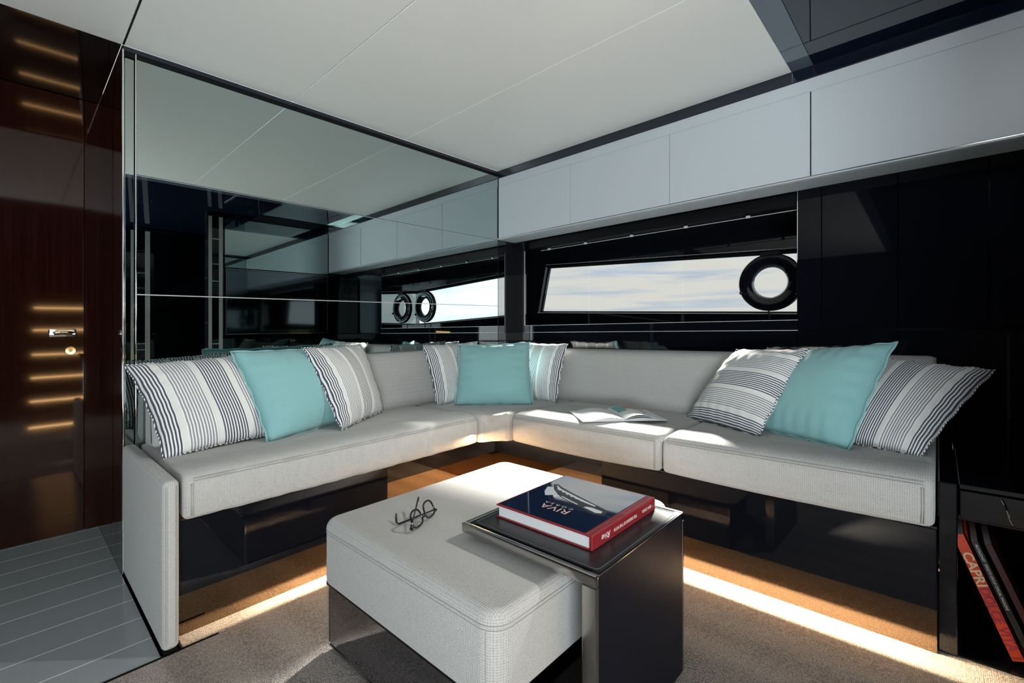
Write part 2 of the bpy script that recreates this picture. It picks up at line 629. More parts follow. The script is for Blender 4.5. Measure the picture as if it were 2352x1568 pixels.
# ---- left wall (mirror bulkhead, plane x = 0)
wl = box('wall_left', -0.60, -0.012, -2.13, 0.02, -0.02, 1.945, M_MATT)
struct(wl)
XM = 0.0
for z0, z1 in ((1.4745, 1.902), (1.0285, 1.4715), (0.02, 1.0255)):
    box('mirror_panel', -0.010, XM, -2.0925, -0.168, z0, z1, M_MIRROR, wl)
box('panel_joint', -0.010, 0.0004, -2.0925, -0.168, 1.4728, 1.4752, M_INK, wl)
box('panel_joint', -0.010, 0.0004, -2.0925, -0.168, 1.4712, 1.4727, M_ALU, wl)
box('panel_joint', -0.010, 0.0006, -2.0925, -0.168, 1.0253, 1.0290, M_ALU, wl)
box('edge_bead', -0.010, 0.001, -0.1675, -0.1645, 0.02, 1.90, M_MATT, wl)
box('side_glass', -0.010, -0.001, -0.164, -0.09, 0.02, 1.4715, M_DIM, wl)
box('dark_side_panel', -0.010, -0.0005, -0.09, 0.02, 0.02, 1.4745, M_BLACK, wl)
box('top_band', -0.012, 0.003, -2.135, -0.164, 1.921, 1.9375, M_NAVY, wl)
box('top_band_lip', -0.012, 0.001, -2.135, -0.164, 1.9025, 1.9205, M_MATT, wl)
box('chrome_column', -0.05, -0.004, -2.129, -2.0975, 0.0, 1.902, M_MIRROR, wl, bev=0.004, seg=2)
tube('chrome_edge', [(0.0, -2.1325, 0.0), (0.0, -2.1325, 1.925)], 0.0036, M_CHROME, wl, 12)
tube('chrome_edge', [(0.0, -2.0955, 0.0), (0.0, -2.0955, 1.925)], 0.0026, M_CHROME, wl, 12)
sp = [(-0.645, -0.262), (-0.260, -0.122), (-0.120, -0.004)]
for a, b in sp:
    box('side_veneer', a + 0.001, b - 0.001, -2.136, -2.130, 0.0, 1.94, M_WOOD, wl)

# ---- back wall with the wooden door (plane x = -0.64)
wb = box('wall_back', -0.72, -0.665, -4.7, 0.0, -0.02, 2.0, M_MATT)
struct(wb)
box('wood_panel', -0.665, -0.64, -2.184, -2.136, 0.0, 1.938, M_WOOD, wb)
box('black_soffit', -0.66, 0.001, -4.7, -2.137, 1.940, 1.975, M_SOFFIT, wb)
dr = box('door_1', -0.665, -0.64, -3.05, -2.187, 0.004, 1.937, M_WOOD)
struct(dr)
bm = bmesh.new()
add_box(bm, -0.642, -0.634, -2.300, -2.212, 0.873, 0.908, 0.004, 2)
hd = from_bm('handle_plate', bm, M_CHROME, dr, 40)
box('handle_recess', -0.634, -0.6335, -2.284, -2.224, 0.881, 0.901, M_BRONZE, dr)
tube('handle_lever', [(-0.628, -2.286, 0.891), (-0.622, -2.27, 0.893), (-0.622, -2.235, 0.893), (-0.630, -2.222, 0.891)], 0.005, M_CHROME, dr)
bm = bmesh.new()
bmesh.ops.create_cone(bm, cap_ends=True, segments=28, radius1=0.019, radius2=0.017, depth=0.008, matrix=Matrix.Translation((-0.637, -2.231, 0.812)) @ Matrix.Rotation(pi / 2, 4, 'Y'))
from_bm('lock_rose', bm, M_CHROME, dr, 40)
bm = bmesh.new()
bmesh.ops.create_cone(bm, cap_ends=True, segments=20, radius1=0.008, radius2=0.007, depth=0.012, matrix=Matrix.Translation((-0.634, -2.231, 0.812)) @ Matrix.Rotation(pi / 2, 4, 'Y'))
from_bm('lock_cylinder', bm, M_STEEL, dr, 40)

# ---- right wall (plane y = 0) with the window recess
ZS = 0.893     # sill
wr = box('wall_right', 0.0, 2.6, 0.012, 0.45, -0.02, 0.842, M_MATT)
struct(wr)
box('lower_panel', 0.0, 1.729, 0.0, 0.012, 0.02, 0.842, M_BLACK, wr)
box('lower_panel', 1.731, 2.079, 0.0, 0.012, 0.02, 0.842, M_BLACK, wr)
box('lower_panel', 2.081, 2.6, 0.0, 0.012, 0.02, 0.842, M_BLACK, wr)
box('sill_joint', 0.094, 1.731, -0.002, 0.012, 0.8435, 0.8462, M_ALU, wr)
box('sill_fascia', 0.094, 1.731, 0.0, 0.014, 0.847, ZS - 0.003, M_BLACK, wr)
box('sill_lip', 0.094, 1.731, -0.001, 0.014, ZS - 0.0025, ZS, M_ALU, wr)
box('sill_board', -0.4, 1.731, 0.014, 0.40, 0.842, ZS - 0.001, M_BLACK, wr)
box('pillar', 0.0, 0.093, 0.0, 0.02, 0.842, 1.4745, M_PANEL, wr)
box('pillar_bead', 0.0935, 0.0955, -0.001, 0.004, 0.894, 1.405, M_ALU, wr)
box('upper_wall', -0.50, 2.6, 0.0, 0.45, 1.48, 1.98, M_MATT, wr)
for a, b in ((1.732, 1.8215), (1.8235, 2.0785), (2.0815, 2.3345), (2.3375, 2.6)):
    box('gloss_panel', a, b, 0.0, 0.03, 0.8475, 1.479, M_PANEL, wr, bev=0.001)
box('reveal_panel', 1.728, 1.7315, 0.004, 0.40, ZS, 1.479, M_REVEAL, wr)
box('recess_end', -0.44, -0.40, 0.0, 0.45, 0.842, 1.48, M_BLACK, wr)
box('panel_backing', 1.732, 2.6, 0.031, 0.45, 0.842, 1.48, M_MATT, wr)

# hull window: raked quad of glass in a black hull skin (plane y = 0.40)
wn = bpy.data.objects.new('window_1', None)
COL.objects.link(wn)
wn.location = (0.83, 0.40, 1.0 + list_z(0.4))
struct(wn)
YG = 0.40
q = [P(-0.075, YG, 1.004), P(1.76, YG, 0.934), P(1.76, YG, 1.241), P(0.0, YG, 1.330)]
x0, x1, z0, z1 = -0.44, 1.76, 0.84, 1.50
poly('hull_skin', [P(x0, YG, z0), P(x1, YG, z0), q[1], q[0]], (0, 0.02, 0), M_BLACK, wn)
poly('hull_skin', [P(x0, YG, z0), q[0], q[3], P(x0, YG, z1)], (0, 0.02, 0), M_BLACK, wn)
poly('hull_skin', [P(x0, YG, z1), q[3], q[2], P(x1, YG, z1)], (0, 0.02, 0), M_BLACK, wn)
poly('pane', q, (0, 0.004, 0), M_GLASS, wn)


def bar(name, a, b, r, m, parent):
    return tube(name, [a, b], r, m, parent, 4)


bar('frame_rail', q[0] + P(-0.03, -0.012, -0.008), q[1] + P(0, -0.012, -0.008), 0.007, M_MATT, wn)
bar('chrome_bead', q[0] + P(-0.03, -0.02, -0.012), q[1] + P(0, -0.02, -0.012), 0.0022, M_ALU, wn)
bar('frame_rail', q[3] + P(-0.02, -0.012, 0.012), q[2] + P(0, -0.012, 0.012), 0.010, M_MATT, wn)
bar('chrome_bead', q[3] + P(-0.02, -0.02, 0.026), q[2] + P(0, -0.02, 0.026), 0.0013, M_ALU, wn)
bar('frame_rail', q[0] + P(-0.018, -0.014, -0.01), q[3] + P(-0.018, -0.014, 0.01), 0.012, M_MATT, wn)
# opening port light: round black ring hinged on the pane
pc = P(1.531, YG - 0.035, 1.100)
bm = bmesh.new()
R0, R1 = 0.083, 0.158
prof = [(R0, 0.0), (R0 + 0.008, -0.012), (R0 + 0.03, -0.018), (R1 - 0.028, -0.018), (R1 - 0.022, -0.010), (R1 - 0.006, -0.010), (R1, 0.0), (R1, 0.020), (R0, 0.020)]
rings = []
for i in range(56):
    a = 2 * pi * i / 56
    rings.append([bm.verts.new(pc + P(cos(a) * r, d, sin(a) * r * 0.98)) for r, d in prof])
for i in range(56):
    a, b = rings[i], rings[(i + 1) % 56]
    for k in range(len(prof)):
        bm.faces.new((a[k], a[(k + 1) % len(prof)], b[(k + 1) % len(prof)], b[k]))
pr = from_bm('port_ring', bm, M_BLACK, wn, 40)
box('hinge', pc.x - 0.045, pc.x + 0.05, pc.y - 0.02, pc.y + 0.02, pc.z + 0.140, pc.z + 0.168, M_MATT, pr, bev=0.004)
for a in (200, 330):
    c = pc + P(cos(radians(a)) * 0.148, -0.018, sin(radians(a)) * 0.145)
    bm = bmesh.new()
    bmesh.ops.create_uvsphere(bm, u_segments=10, v_segments=6, radius=0.011, matrix=Matrix.Translation(c))
    from_bm('dog_bolt', bm, M_BLACK, pr, 60)
tube('stay_rod', [pc + P(-0.005, -0.006, -0.150), pc + P(-0.003, 0.0, -0.185), pc + P(0.0, 0.005, -0.215)], 0.0045, M_MATT, pr)
# roller blind cassette with its chrome bottom bar and clips
box('blind_cassette', 0.10, 1.727, 0.03, 0.10, 1.418, 1.478, M_MATT, wn, bev=0.004)
bar('blind_bar', P(0.20, 0.05, 1.401), P(1.727, 0.05, 1.401), 0.0020, M_ALU, wn)
for t in (0.27, 0.56, 0.88, 1.20, 1.51):
    box('blind_clip', t - 0.010, t + 0.010, 0.044, 0.056, 1.3975, 1.410, M_ALU, wn, bev=0.002)
    box('clip_post', t - 0.007, t + 0.007, 0.050, 0.058, 1.410, 1.420, M_MATT, wn)

# ---- overhead lockers along the right wall
box_fascia = box('trim_1', 0.004, 2.46, -0.166, 0.0, 1.8365, ZB, M_CAB, bev=0.002)
struct(box_fascia)
tr = poly('trim_2', [P(0.0, -0.168, 1.4775), P(0.0, -0.168, 1.4825), P(0.0, 0.0, 1.4825), P(0.0, -0.001, 1.475), P(0.0, -0.150, 1.475)], (2.46, 0, 0), M_CAB)
struct(tr)
struct(box('trim_3', 0.0, 2.46, -0.1695, -0.160, 1.4835, 1.4855, M_STEEL))
doors = [(0.006, 0.5960, 'white gloss overhead locker next to the mirror corner'),
         (0.5980, 1.2040, 'white gloss overhead locker above the left half of the window'),
         (1.2060, 1.8075, 'white gloss overhead locker above the round port light'),
         (1.8125, 2.455, 'white gloss overhead locker nearest the camera at top right')]
for a, b, lab in doors:
    t = thing('overhead_locker', ((a + b) / 2, -0.08, 1.486), lab, 'locker', 'white overhead lockers along the window wall')
    box('carcass', a + 0.001, b - 0.001, -0.150, -0.002, 1.487, 1.835, M_CAB, t)
    box('door', a, b, -0.1685, -0.151, 1.4862, 1.8355, M_CAB, t, bev=0.0015)

# ---- wall opposite the mirror (seen only in the mirror) and the rest of the saloon
wa = box('wall_front', 2.475, 2.56, -1.245, 0.0, 0.001, 1.94, M_BLACK)
struct(wa)
box('mirror_panel', 2.466, 2.474, -1.115, -0.17, 1.462, 1.90, M_MIRROR, wa)
for xf, ys, ya, yb in ((2.4735, ((-1.240, -1.213), (-1.160, -1.130)), -1.213, -1.160), (3.598, ((-0.955, -0.925), (-0.88, -0.84), (-1.61, -1.58), (-1.50, -1.46)), -1.58, -1.50)):
    for y0_, y1_ in ys:
        box('chrome_column', xf, xf + 0.001, y0_, y1_, 0.02, 1.90, M_ALU, wa)
    for z in (0.72, 0.78, 1.0, 1.33, 1.48, 1.70):
        box('chrome_rung', xf, xf + 0.001, ya, yb, z, z + 0.006, M_CHROME, wa)
box('gloss_panel', 3.60, 3.63, -1.75, -0.60, 0.02, 1.90, M_BLACK, wa)
box('chrome_line', 3.598, 3.5995, -1.43, -1.00, 0.985, 0.989, M_CHROME, wa)
tv = thing('television', (2.46, -0.62, 0.853), 'black wall television facing the mirror, seen only as a reflection', 'television')
box('screen', 2.448, 2.452, -1.106, -0.19, 0.870, 1.440, M_TV, tv)
box('housing', 2.452, 2.4645, -1.112, -0.184, 0.862, 1.448, M_MATT, tv)
bm = bmesh.new()
for a in ((-1.113, -1.107, 0.861, 1.449), (-0.189, -0.183, 0.861, 1.449), (-1.107, -0.189, 0.861, 0.867), (-1.107, -0.189, 1.443, 1.449)):
    add_box(bm, 2.446, 2.4515, *a)
from_bm('bezel', bm, M_STEEL, tv)

struct(box('wall_aft', 6.1, 6.2, -4.65, 0.0, -0.02, 1.97, M_MATT))
struct(box('wall_starboard', 2.57, 6.1, 0.0, 0.1, -0.02, 1.97, M_MATT))
wp = box('wall_port', -0.7, 6.2, -4.75, -4.65, -0.02, 1.97, M_MATT)
struct(wp)

# ================================================================== SOFAS
YR, XL = -0.83, 0.64
sl = thing('left_sofa', (0.32, -1.5, 0.0), 'pale grey sofa with an upholstered end panel under the mirror', 'sofa')
sl.name = 'upholstered_sofa'
seat_prof = lambda D: [(0.0, 0.352), (D - 0.014, 0.350), (D - 0.004, 0.354), (D, 0.365), (D + 0.003, 0.40), (D + 0.002, 0.446),
                       (D - 0.004, 0.464), (D - 0.020, 0.4775), (D - 0.06, 0.4835), (D - 0.11, 0.4855), (D - 0.16, 0.482), (D - 0.184, 0.4765),
                       (D - 0.19, 0.4705), (D - 0.197, 0.4735), (D - 0.25, 0.476), (0.02, 0.474), (0.0, 0.470)]
alongL = lambda d, s, z: P(0.02 + d, s, z)
alongR = lambda d, s, z: P(s, -0.02 - d, z)
cushion_loft('seat_cushion', seat_prof(XL - 0.02), alongL, -2.084, -0.948, M_FAB, sl, 0.016, 0.0034, 90, 0.004)
bp = [(0.0, 0.455), (0.135, 0.470), (0.142, 0.49), (0.128, 0.60), (0.108, 0.715), (0.098, 0.742), (0.080, 0.756), (0.05, 0.758), (0.0, 0.755)]
cushion_loft('back_cushion', bp, lambda d, s, z: P(0.012 + d, s, z), -2.072, -0.30, M_FAB, sl, 0.022, 0.0, 50)
# stitched seams
tube('seam', [(XL - 0.0035, -2.06 + i * 0.1, 0.4655) for i in range(12)], 0.0011, M_STITCH, sl, 5)
tube('seam', [(XL + 0.0015, -2.06 + i * 0.1, 0.459) for i in range(12)], 0.0008, M_STITCH, sl, 5)
for yy in (-2.066, -2.061):
    tube('seam', [(XL + 0.0035, yy, 0.36 + i * 0.0185) for i in range(6)], 0.0009, M_STITCH, sl, 5)
tube('seam', [(0.112, -2.04 + i * 0.1, 0.724) for i in range(18)], 0.001, M_STITCH, sl, 5)
# end panel
bm = bmesh.new()
add_box(bm, 0.0015, 0.652, -2.1345, -2.0945, 0.010, 0.474, 0.014, 4)
from_bm('end_panel', bm, M_FAB, sl, 50)
for yy in (-2.127, -2.123):
    tube('seam', [(0.6520 - 0.0005, yy, 0.03 + i * 0.043) for i in range(11)], 0.0008, M_STITCH, sl, 5)
tube('seam', [(0.6520 - 0.0005, -2.103, 0.03 + i * 0.043) for i in range(11)], 0.0008, M_STITCH, sl, 5)
box('base_foot', 0.0, 0.645, -2.130, -2.099, 0.0, 0.010, M_MATT, sl)
box('base_panel', 0.600, 0.620, -2.090, -1.415, 0.136, 0.346, M_BLACK, sl, bev=0.002, seg=2)
box('kick_plate', 0.571, 0.577, -2.090, -1.40, 0.0, 0.205, M_BRONZE, sl)
box('base_return', 0.40, 0.600, -1.43, -1.415, 0.0, 0.346, M_BLACK, sl)
box('base_back', 0.38, 0.40, -1.43, -0.50, 0.20, 0.346, M_BLACK, sl)
box('kick_plate', 0.38, 0.399, -1.43, -0.50, 0.0, 0.199, M_BRONZE, sl)
box('led_strip', 0.580, 0.590, -2.085, -1.42, 0.198, 0.203, M_LED, sl)

sr = thing('upholstered_sofa', (1.4, -0.42, 0.0), 'pale grey sofa of three cushions under the window', 'sofa')
# corner cushion
pts = [P(0.15, -0.025, 0.352), P(0.15, -0.944, 0.352), P(0.636, -0.944, 0.352), P(0.652, -0.930, 0.352), P(0.672, -0.888, 0.352), P(0.700, -0.858, 0.352), P(0.722, -0.846, 0.352), P(0.732, -0.828, 0.352), P(0.732, -0.025, 0.352)]
bm = bmesh.new()
a = [bm.verts.new(p) for p in pts]
b = [bm.verts.new(p + P(0, 0, 0.126)) for p in pts]
bot = bm.faces.new(a)
top = bm.faces.new(b[::-1])
for i in range(len(pts)):
    bm.faces.new((a[i], b[i], b[(i + 1) % len(pts)], a[(i + 1) % len(pts)]))
bmesh.ops.bevel(bm, geom=list(top.edges), offset=0.028, segments=5, affect='EDGES', profile=0.5)
from_bm('corner_cushion', bm, M_FAB, sr, 50)
cushion_loft('seat_cushion', seat_prof(-YR - 0.02), alongR, 0.736, 1.4645, M_FAB, sr, 0.020, 0.0008, 50, 0.008)
cushion_loft('seat_cushion', seat_prof(-YR - 0.02), alongR, 1.4685, 2.194, M_FAB, sr, 0.020, 0.0008, 50, 0.006)
bp2 = [(0.02, 0.455), (0.325, 0.470), (0.332, 0.485), (0.30, 0.58), (0.245, 0.690), (0.232, 0.722), (0.215, 0.738), (0.18, 0.745), (0.05, 0.745), (0.02, 0.74)]
cushion_loft('back_cushion', bp2, lambda d, s, z: P(s, -0.012 - d, z), 0.17, 2.194, M_FAB, sr, 0.022, 0.0, 60)
for a0_, a1_ in ((0.755, 1.445), (1.488, 2.172)):
    nn = 10
    tube('seam', [(a0_ + (a1_ - a0_) * i / nn, YR - 0.0005 + 0.004, 0.4655) for i in range(nn + 1)], 0.0011, M_STITCH, sr, 5)
    tube('seam', [(a0_ + (a1_ - a0_) * i / nn, YR - 0.0015, 0.459) for i in range(nn + 1)], 0.0008, M_STITCH, sr, 5)
for xx in (1.441, 1.446, 2.168, 2.173):
    tube('seam', [(xx, YR - 0.0035, 0.36 + i * 0.0185) for i in range(6)], 0.0009, M_STITCH, sr, 5)
tube('seam', [(0.656, -0.928, 0.36), (0.656, -0.928, 0.445)], 0.0009, M_STITCH, sr, 5)
tube('seam', [(0.720, -0.850, 0.36), (0.720, -0.850, 0.445)], 0.0009, M_STITCH, sr, 5)
box('base_panel', 1.209, 2.197, -0.812, -0.792, 0.138, 0.346, M_BLACK, sr, bev=0.002, seg=2)
box('kick_plate', 1.19, 2.197, -0.757, -0.750, 0.0, 0.205, M_BRONZE, sr)
box('base_return', 1.209, 1.224, -0.79, -0.60, 0.0, 0.346, M_BLACK, sr)
box('base_back', 0.40, 1.21, -0.60, -0.58, 0.20, 0.346, M_BLACK, sr)
box('kick_plate', 0.40, 1.21, -0.599, -0.58, 0.0, 0.199, M_BRONZE, sr)
box('led_strip', 1.23, 2.19, -0.774, -0.764, 0.198, 0.203, M_LED, sr)
lamp('led_left', 'AREA', (0.585, -1.755, 0.196 + list_z(-1.755)), (0.0, 0, -1), LED_W * 0.7, (1.0, 0.74, 0.47), shape='RECTANGLE', size=0.010, size_y=0.66)
lamp('led_right', 'AREA', (1.71, -0.769, 0.196 + list_z(-0.77)), (0, 0.0, -1), LED_W, (1.0, 0.74, 0.47), shape='RECTANGLE', size=0.95, size_y=0.010)
lamp('led_corner', 'AREA', (0.80, -0.625, 0.330 + list_z(-0.6)), (0, -0.3, -1), LED_W * 0.55, (1.0, 0.60, 0.30), shape='RECTANGLE', size=0.75, size_y=0.010)
lamp('led_corner_left', 'AREA', (0.425, -1.0, 0.330 + list_z(-1.0)), (0.3, 0, -1), LED_W * 0.55, (1.0, 0.60, 0.30), shape='RECTANGLE', size=0.010, size_y=0.75)


# ================================================================== PILLOWS
def pillow(label, corners, T, m, kind, seedv, pinch=0.030, group='scatter cushions on the corner sofa'):
    """corners TL, TR, BR, BL in boat coordinates; front faces the saloon"""
    TL, TR, BR, BL = [Vector(c) for c in corners]
    c0 = (TL + TR + BR + BL) / 4
    nrm = ((TR - TL) + (BR - BL)).cross((TL - BL) + (TR - BR)).normalized()
    if nrm.dot(Vector((2.2, -2.416, 0.818)) - c0) < 0:
        nrm = -nrm
    rnd = random.Random(seedv)
    ph = [rnd.uniform(0, 6.28) for _ in range(8)]
    n = 34
    bm = bmesh.new()
    uvl = bm.loops.layers.uv.new('cloth')
    root = thing('scatter_cushion', ((BL + BR) / 2)[:], label, 'cushion', group)

    def pos(i, j, side):
        u, v = i / n, j / n
        # ear corners and hollow sides
        pu = pinch * sin(pi * v) ** 0.8
        pv = pinch * 0.75 * sin(pi * u) ** 0.8
        uu = 0.5 + (u - 0.5) * (1 - 2 * pu)
        vv = 0.5 + (v - 0.5) * (1 - 2 * pv)
        p = TL * (1 - uu) * vv + TR * uu * vv + BR * uu * (1 - vv) + BL * (1 - uu) * (1 - vv)
        a, b = abs(2 * u - 1), abs(2 * v - 1)
        h = (max(0, 1 - a ** 2.6) ** 0.62) * (max(0, 1 - b ** 2.6) ** 0.62)
        edge = (1 - h) * h * 4
        wr_ = edge * 0.0020 * (sin(u * 47 + ph[0]) * (b > 0.5) + sin(v * 43 + ph[1]) * (a > 0.5)) + 0.0022 * h * (sin(u * 7 + v * 5 + ph[2]) + sin(v * 9 - u * 4 + ph[3]))
        wave = (1 - h) ** 6 * 0.004 * (sin(u * 31 + ph[4]) + sin(v * 29 + ph[5]))
        return p + nrm * (side * (T / 2 * h + wr_ * 0.9) + wave)

    grid = {}
    for side in (1, -1):
        for i in range(n + 1):
            for j in range(n + 1):
                rim = i in (0, n) or j in (0, n)
                key = (i, j, 0 if rim else side)
                if key not in grid:
                    grid[key] = bm.verts.new(pos(i, j, side))
        for i in range(n):
            for j in range(n):
                ks = [(i, j), (i + 1, j), (i + 1, j + 1), (i, j + 1)]
                vs = [grid[(x, y, 0 if (x in (0, n) or y in (0, n)) else side)] for x, y in ks]
                f = bm.faces.new(vs if side == 1 else vs[::-1])
                kk = ks if side == 1 else ks[::-1]
                for lp, (x, y) in zip(f.loops, kk):
                    lp[uvl].uv = (x / n, y / n)
    from_bm('cover', bm, m, root, 180)
    # welted edge seam
    rim = [pos(i, 0, 1) for i in range(n)] + [pos(n, j, 1) for j in range(n)] + [pos(i, n, 1) for i in range(n, 0, -1)] + [pos(0, j, 1) for j in range(n, 0, -1)]
    if kind == 'aqua':
        bm = bmesh.new()
        add_tube(bm, [c0 + (p - c0) * 1.012 for p in rim], 0.0042, 6, True)
        uvl = bm.loops.layers.uv.new('cloth')
        for f in bm.faces:
            for lp in f.loops:
                lp[uvl].uv = (lp.vert.co.x * 2, lp.vert.co.z * 2)
        from_bm('piping', bm, m, root, 180)
    else:
        bm = bmesh.new()
        add_tube(bm, rim, 0.0022, 5, True)
        uvl = bm.loops.layers.uv.new('cloth')
        for f in bm.faces:
            for lp in f.loops:
                lp[uvl].uv = (lp.vert.co.x * 1.7 + lp.vert.co.y * 1.7, lp.vert.co.z * 2)
        from_bm('edge_seam', bm, m, root, 180)
    return root


pillow('wide striped cushion leaning at the left end beside the upholstered end panel',
       [(0.125, -2.147, 0.774), (0.125, -1.715, 0.795), (0.290, -1.63, 0.476), (0.36, -2.078, 0.473)], 0.14, M_STR_V, 'stripe', 1, 0.035)
pillow('aqua cushion between the two striped ones on the mirror side sofa',
       [(0.195, -1.835, 0.803), (0.135, -1.375, 0.805), (0.235, -1.31, 0.474), (0.400, -1.772, 0.472)], 0.15, M_AQUA, 'aqua', 2, 0.03)
pillow('striped cushion standing in front of the plain back cushion on the mirror side',
       [(0.225, -1.575, 0.813), (0.150, -1.262, 0.813), (0.185, -1.165, 0.476), (0.432, -1.507, 0.473)], 0.13, M_STR_V, 'stripe', 3, 0.03)
pillow('striped cushion in the corner, left of the aqua one',
       [(0.150, -0.905, 0.792), (0.150, -0.50, 0.80), (0.25, -0.53, 0.476), (0.265, -0.897, 0.474)], 0.11, M_STR_V, 'stripe', 4, 0.03)
pillow('striped cushion in the corner, right of the aqua one',
       [(0.29, -0.27, 0.79), (0.640, -0.255, 0.781), (0.716, -0.462, 0.474), (0.36, -0.42, 0.476)], 0.11, M_STR_V, 'stripe', 5, 0.03)
pillow('aqua cushion standing upright in the middle of the sofa corner',
       [(0.243, -0.723, 0.783), (0.536, -0.470, 0.793), (0.650, -0.570, 0.474), (0.338, -0.836, 0.474)], 0.13, M_AQUA, 'aqua', 6, 0.025)
pillow('cushion with stripes running crosswise, tilted against the back beside the open magazine',
       [(1.545, -0.25, 0.767), (1.842, -0.405, 0.780), (1.727, -0.605, 0.474), (1.388, -0.408, 0.474)], 0.14, M_STR_H, 'stripe', 7, 0.02)
pillow('aqua cushion between the crosswise striped and the last striped cushion on the right',
       [(1.775, -0.30, 0.765), (2.094, -0.40, 0.808), (1.990, -0.618, 0.472), (1.680, -0.475, 0.474)], 0.16, M_AQUA, 'aqua', 8, 0.02)
pillow('striped cushion leaning out past the right end of the window sofa',
       [(1.99, -0.27, 0.752), (2.331, -0.30, 0.718), (2.158, -0.585, 0.473), (1.87, -0.50, 0.475)], 0.13, M_STR_V, 'stripe', 9, 0.02)

# ================================================================== OTTOMAN
ot = thing('ottoman', (1.28, -1.46, 0.0), 'square pale grey upholstered ottoman on a black gloss base', 'ottoman')
bm = bmesh.new()
b = bmesh.new()
ox0, ox1, oy0, oy1, oz0, oz1 = 0.943, 1.622, -1.832, -1.098, 0.190, 0.362
bmesh.ops.create_cube(b, size=1.0)
for v in b.verts:
    v.co = Vector(((ox0 + ox1) / 2 + v.co.x * (ox1 - ox0), (oy0 + oy1) / 2 + v.co.y * (oy1 - oy0), (oz0 + oz1) / 2 + v.co.z * (oz1 - oz0)))
bmesh.ops.bevel(b, geom=[ed for ed in b.edges if abs(ed.verts[0].co.z - ed.verts[1].co.z) > 0.1], offset=0.045, segments=6, affect='EDGES', profile=0.5)
bmesh.ops.bevel(b, geom=[ed for ed in b.edges if ed.verts[0].co.z > oz1 - 0.001 and ed.verts[1].co.z > oz1 - 0.001 and len([f for f in ed.link_faces if abs(f.normal.z) > 0.9]) == 1], offset=0.020, segments=5, affect='EDGES', profile=0.5)
bmesh.ops.bevel(b, geom=[ed for ed in b.edges if ed.verts[0].co.z < oz0 + 0.001 and ed.verts[1].co.z < oz0 + 0.001 and len(ed.link_faces) == 2 and len([f for f in ed.link_faces if abs(f.normal.z) > 0.9]) == 1], offset=0.012, segments=3, affect='EDGES', profile=0.5)
from_bm('seat_cushion', b, M_FAB, ot, 50)
bm.free()


def rrect(x0, x1, y0, y1, z, r, n=6):
    out_ = []
    for cx, cy, a0_ in ((x1 - r, y1 - r, 0), (x0 + r, y1 - r, 90), (x0 + r, y0 + r, 180), (x1 - r, y0 + r, 270)):
        for k in range(n + 1):
            a = radians(a0_ + 90 * k / n)
            out_.append(P(cx + cos(a) * r, cy + sin(a) * r, z))
    return out_


tube('seam', rrect(ox0 - 0.0003, ox1 + 0.0003, oy0 - 0.0003, oy1 + 0.0003, 0.338, 0.045), 0.0010, M_STITCH, ot, 5, True)
tube('seam', rrect(ox0 - 0.0003, ox1 + 0.0003, oy0 - 0.0003, oy1 + 0.0003, 0.330, 0.045), 0.0009, M_STITCH, ot, 5, True)
for dx_, dy_ in ((-0.035, -0.0), (-0.029, 0.0)):
    tube('seam', [(ox1 + dx_ * 0.8 , oy0 + 0.0035 + abs(dx_ + 0.035) , z) for z in (0.20, 0.24, 0.28, 0.33)], 0.0009, M_STITCH, ot, 5)
box('base_panel', 0.958, 1.600, -1.815, -1.115, 0.012, 0.178, M_OTB, ot, bev=0.003, seg=2)
box('base_rail', 0.953, 1.605, -1.822, -1.108, 0.178, 0.190, M_MATT, ot, bev=0.003, seg=2)
box('base_plinth', 0.97, 1.59, -1.80, -1.13, 0.0, 0.012, M_MATT, ot)
box('corner_strip', 0.954, 0.9605, -1.8175, -1.811, 0.012, 0.182, M_CHROME, ot, bev=0.001)
box('corner_strip', 1.5975, 1.604, -1.8175, -1.811, 0.012, 0.182, M_CHROME, ot, bev=0.001)
box('kick_line', 0.958, 1.600, -1.8175, -1.8150, 0.012, 0.016, M_STEEL, ot)

# ================================================================== SIDE TABLE (slides over the ottoman)
tx0, tx1, ty0, ty1, tz = 1.340, 1.722, -1.664, -1.252, 0.404
st_ = thing('side_table', (1.71, -1.46, 0.0), 'black and steel side table slid over the ottoman edge', 'table')
box('top_slab', tx0 + 0.003, tx1 - 0.003, ty0 + 0.003, ty1 - 0.003, tz - 0.020, tz - 0.003, M_MATT, st_)
bm = bmesh.new()
fw = 0.013
for a in ((tx0, tx1, ty0, ty0 + fw), (tx0, tx1, ty1 - fw, ty1), (tx0, tx0 + fw, ty0 + fw, ty1 - fw)):
    add_box(bm, a[0], a[1], a[2], a[3], tz - 0.022, tz, 0.002, 2)
from_bm('top_frame', bm, M_STEEL, st_, 40)
bm = bmesh.new()
add_poly(bm, rrect(tx0 + 0.020, tx1 - 0.003, ty0 + 0.020, ty1 - 0.020, tz - 0.004, 0.012), Vector((0, 0, 0.0045)))
from_bm('leather_inset', bm, M_LEATHER, st_)
tube('stitch_line', rrect(tx0 + 0.025, tx1 - 0.010, ty0 + 0.025, ty1 - 0.025, tz + 0.0008, 0.010), 0.0006, M_TSTITCH, st_, 4, True)
box('side_panel', tx1 - 0.018, tx1, ty0 + 0.012, ty1 - 0.006, 0.0, tz - 0.0005, M_TABLE, st_)
box('side_frame', tx1 - 0.030, tx1 + 0.001, ty0 - 0.001, ty0 + 0.012, 0.0, tz - 0.022, M_STEEL, st_, bev=0.0015, seg=2)
box('side_frame', tx1 - 0.030, tx1 + 0.001, ty1 - 0.006, ty1 + 0.001, 0.0, tz - 0.022, M_STEEL, st_, bev=0.0015, seg=2)
box('edge_line', tx1 - 0.002, tx1 + 0.0008, ty0 + 0.012, ty1 - 0.006, tz - 0.003, tz - 0.0006, M_STEEL, st_)

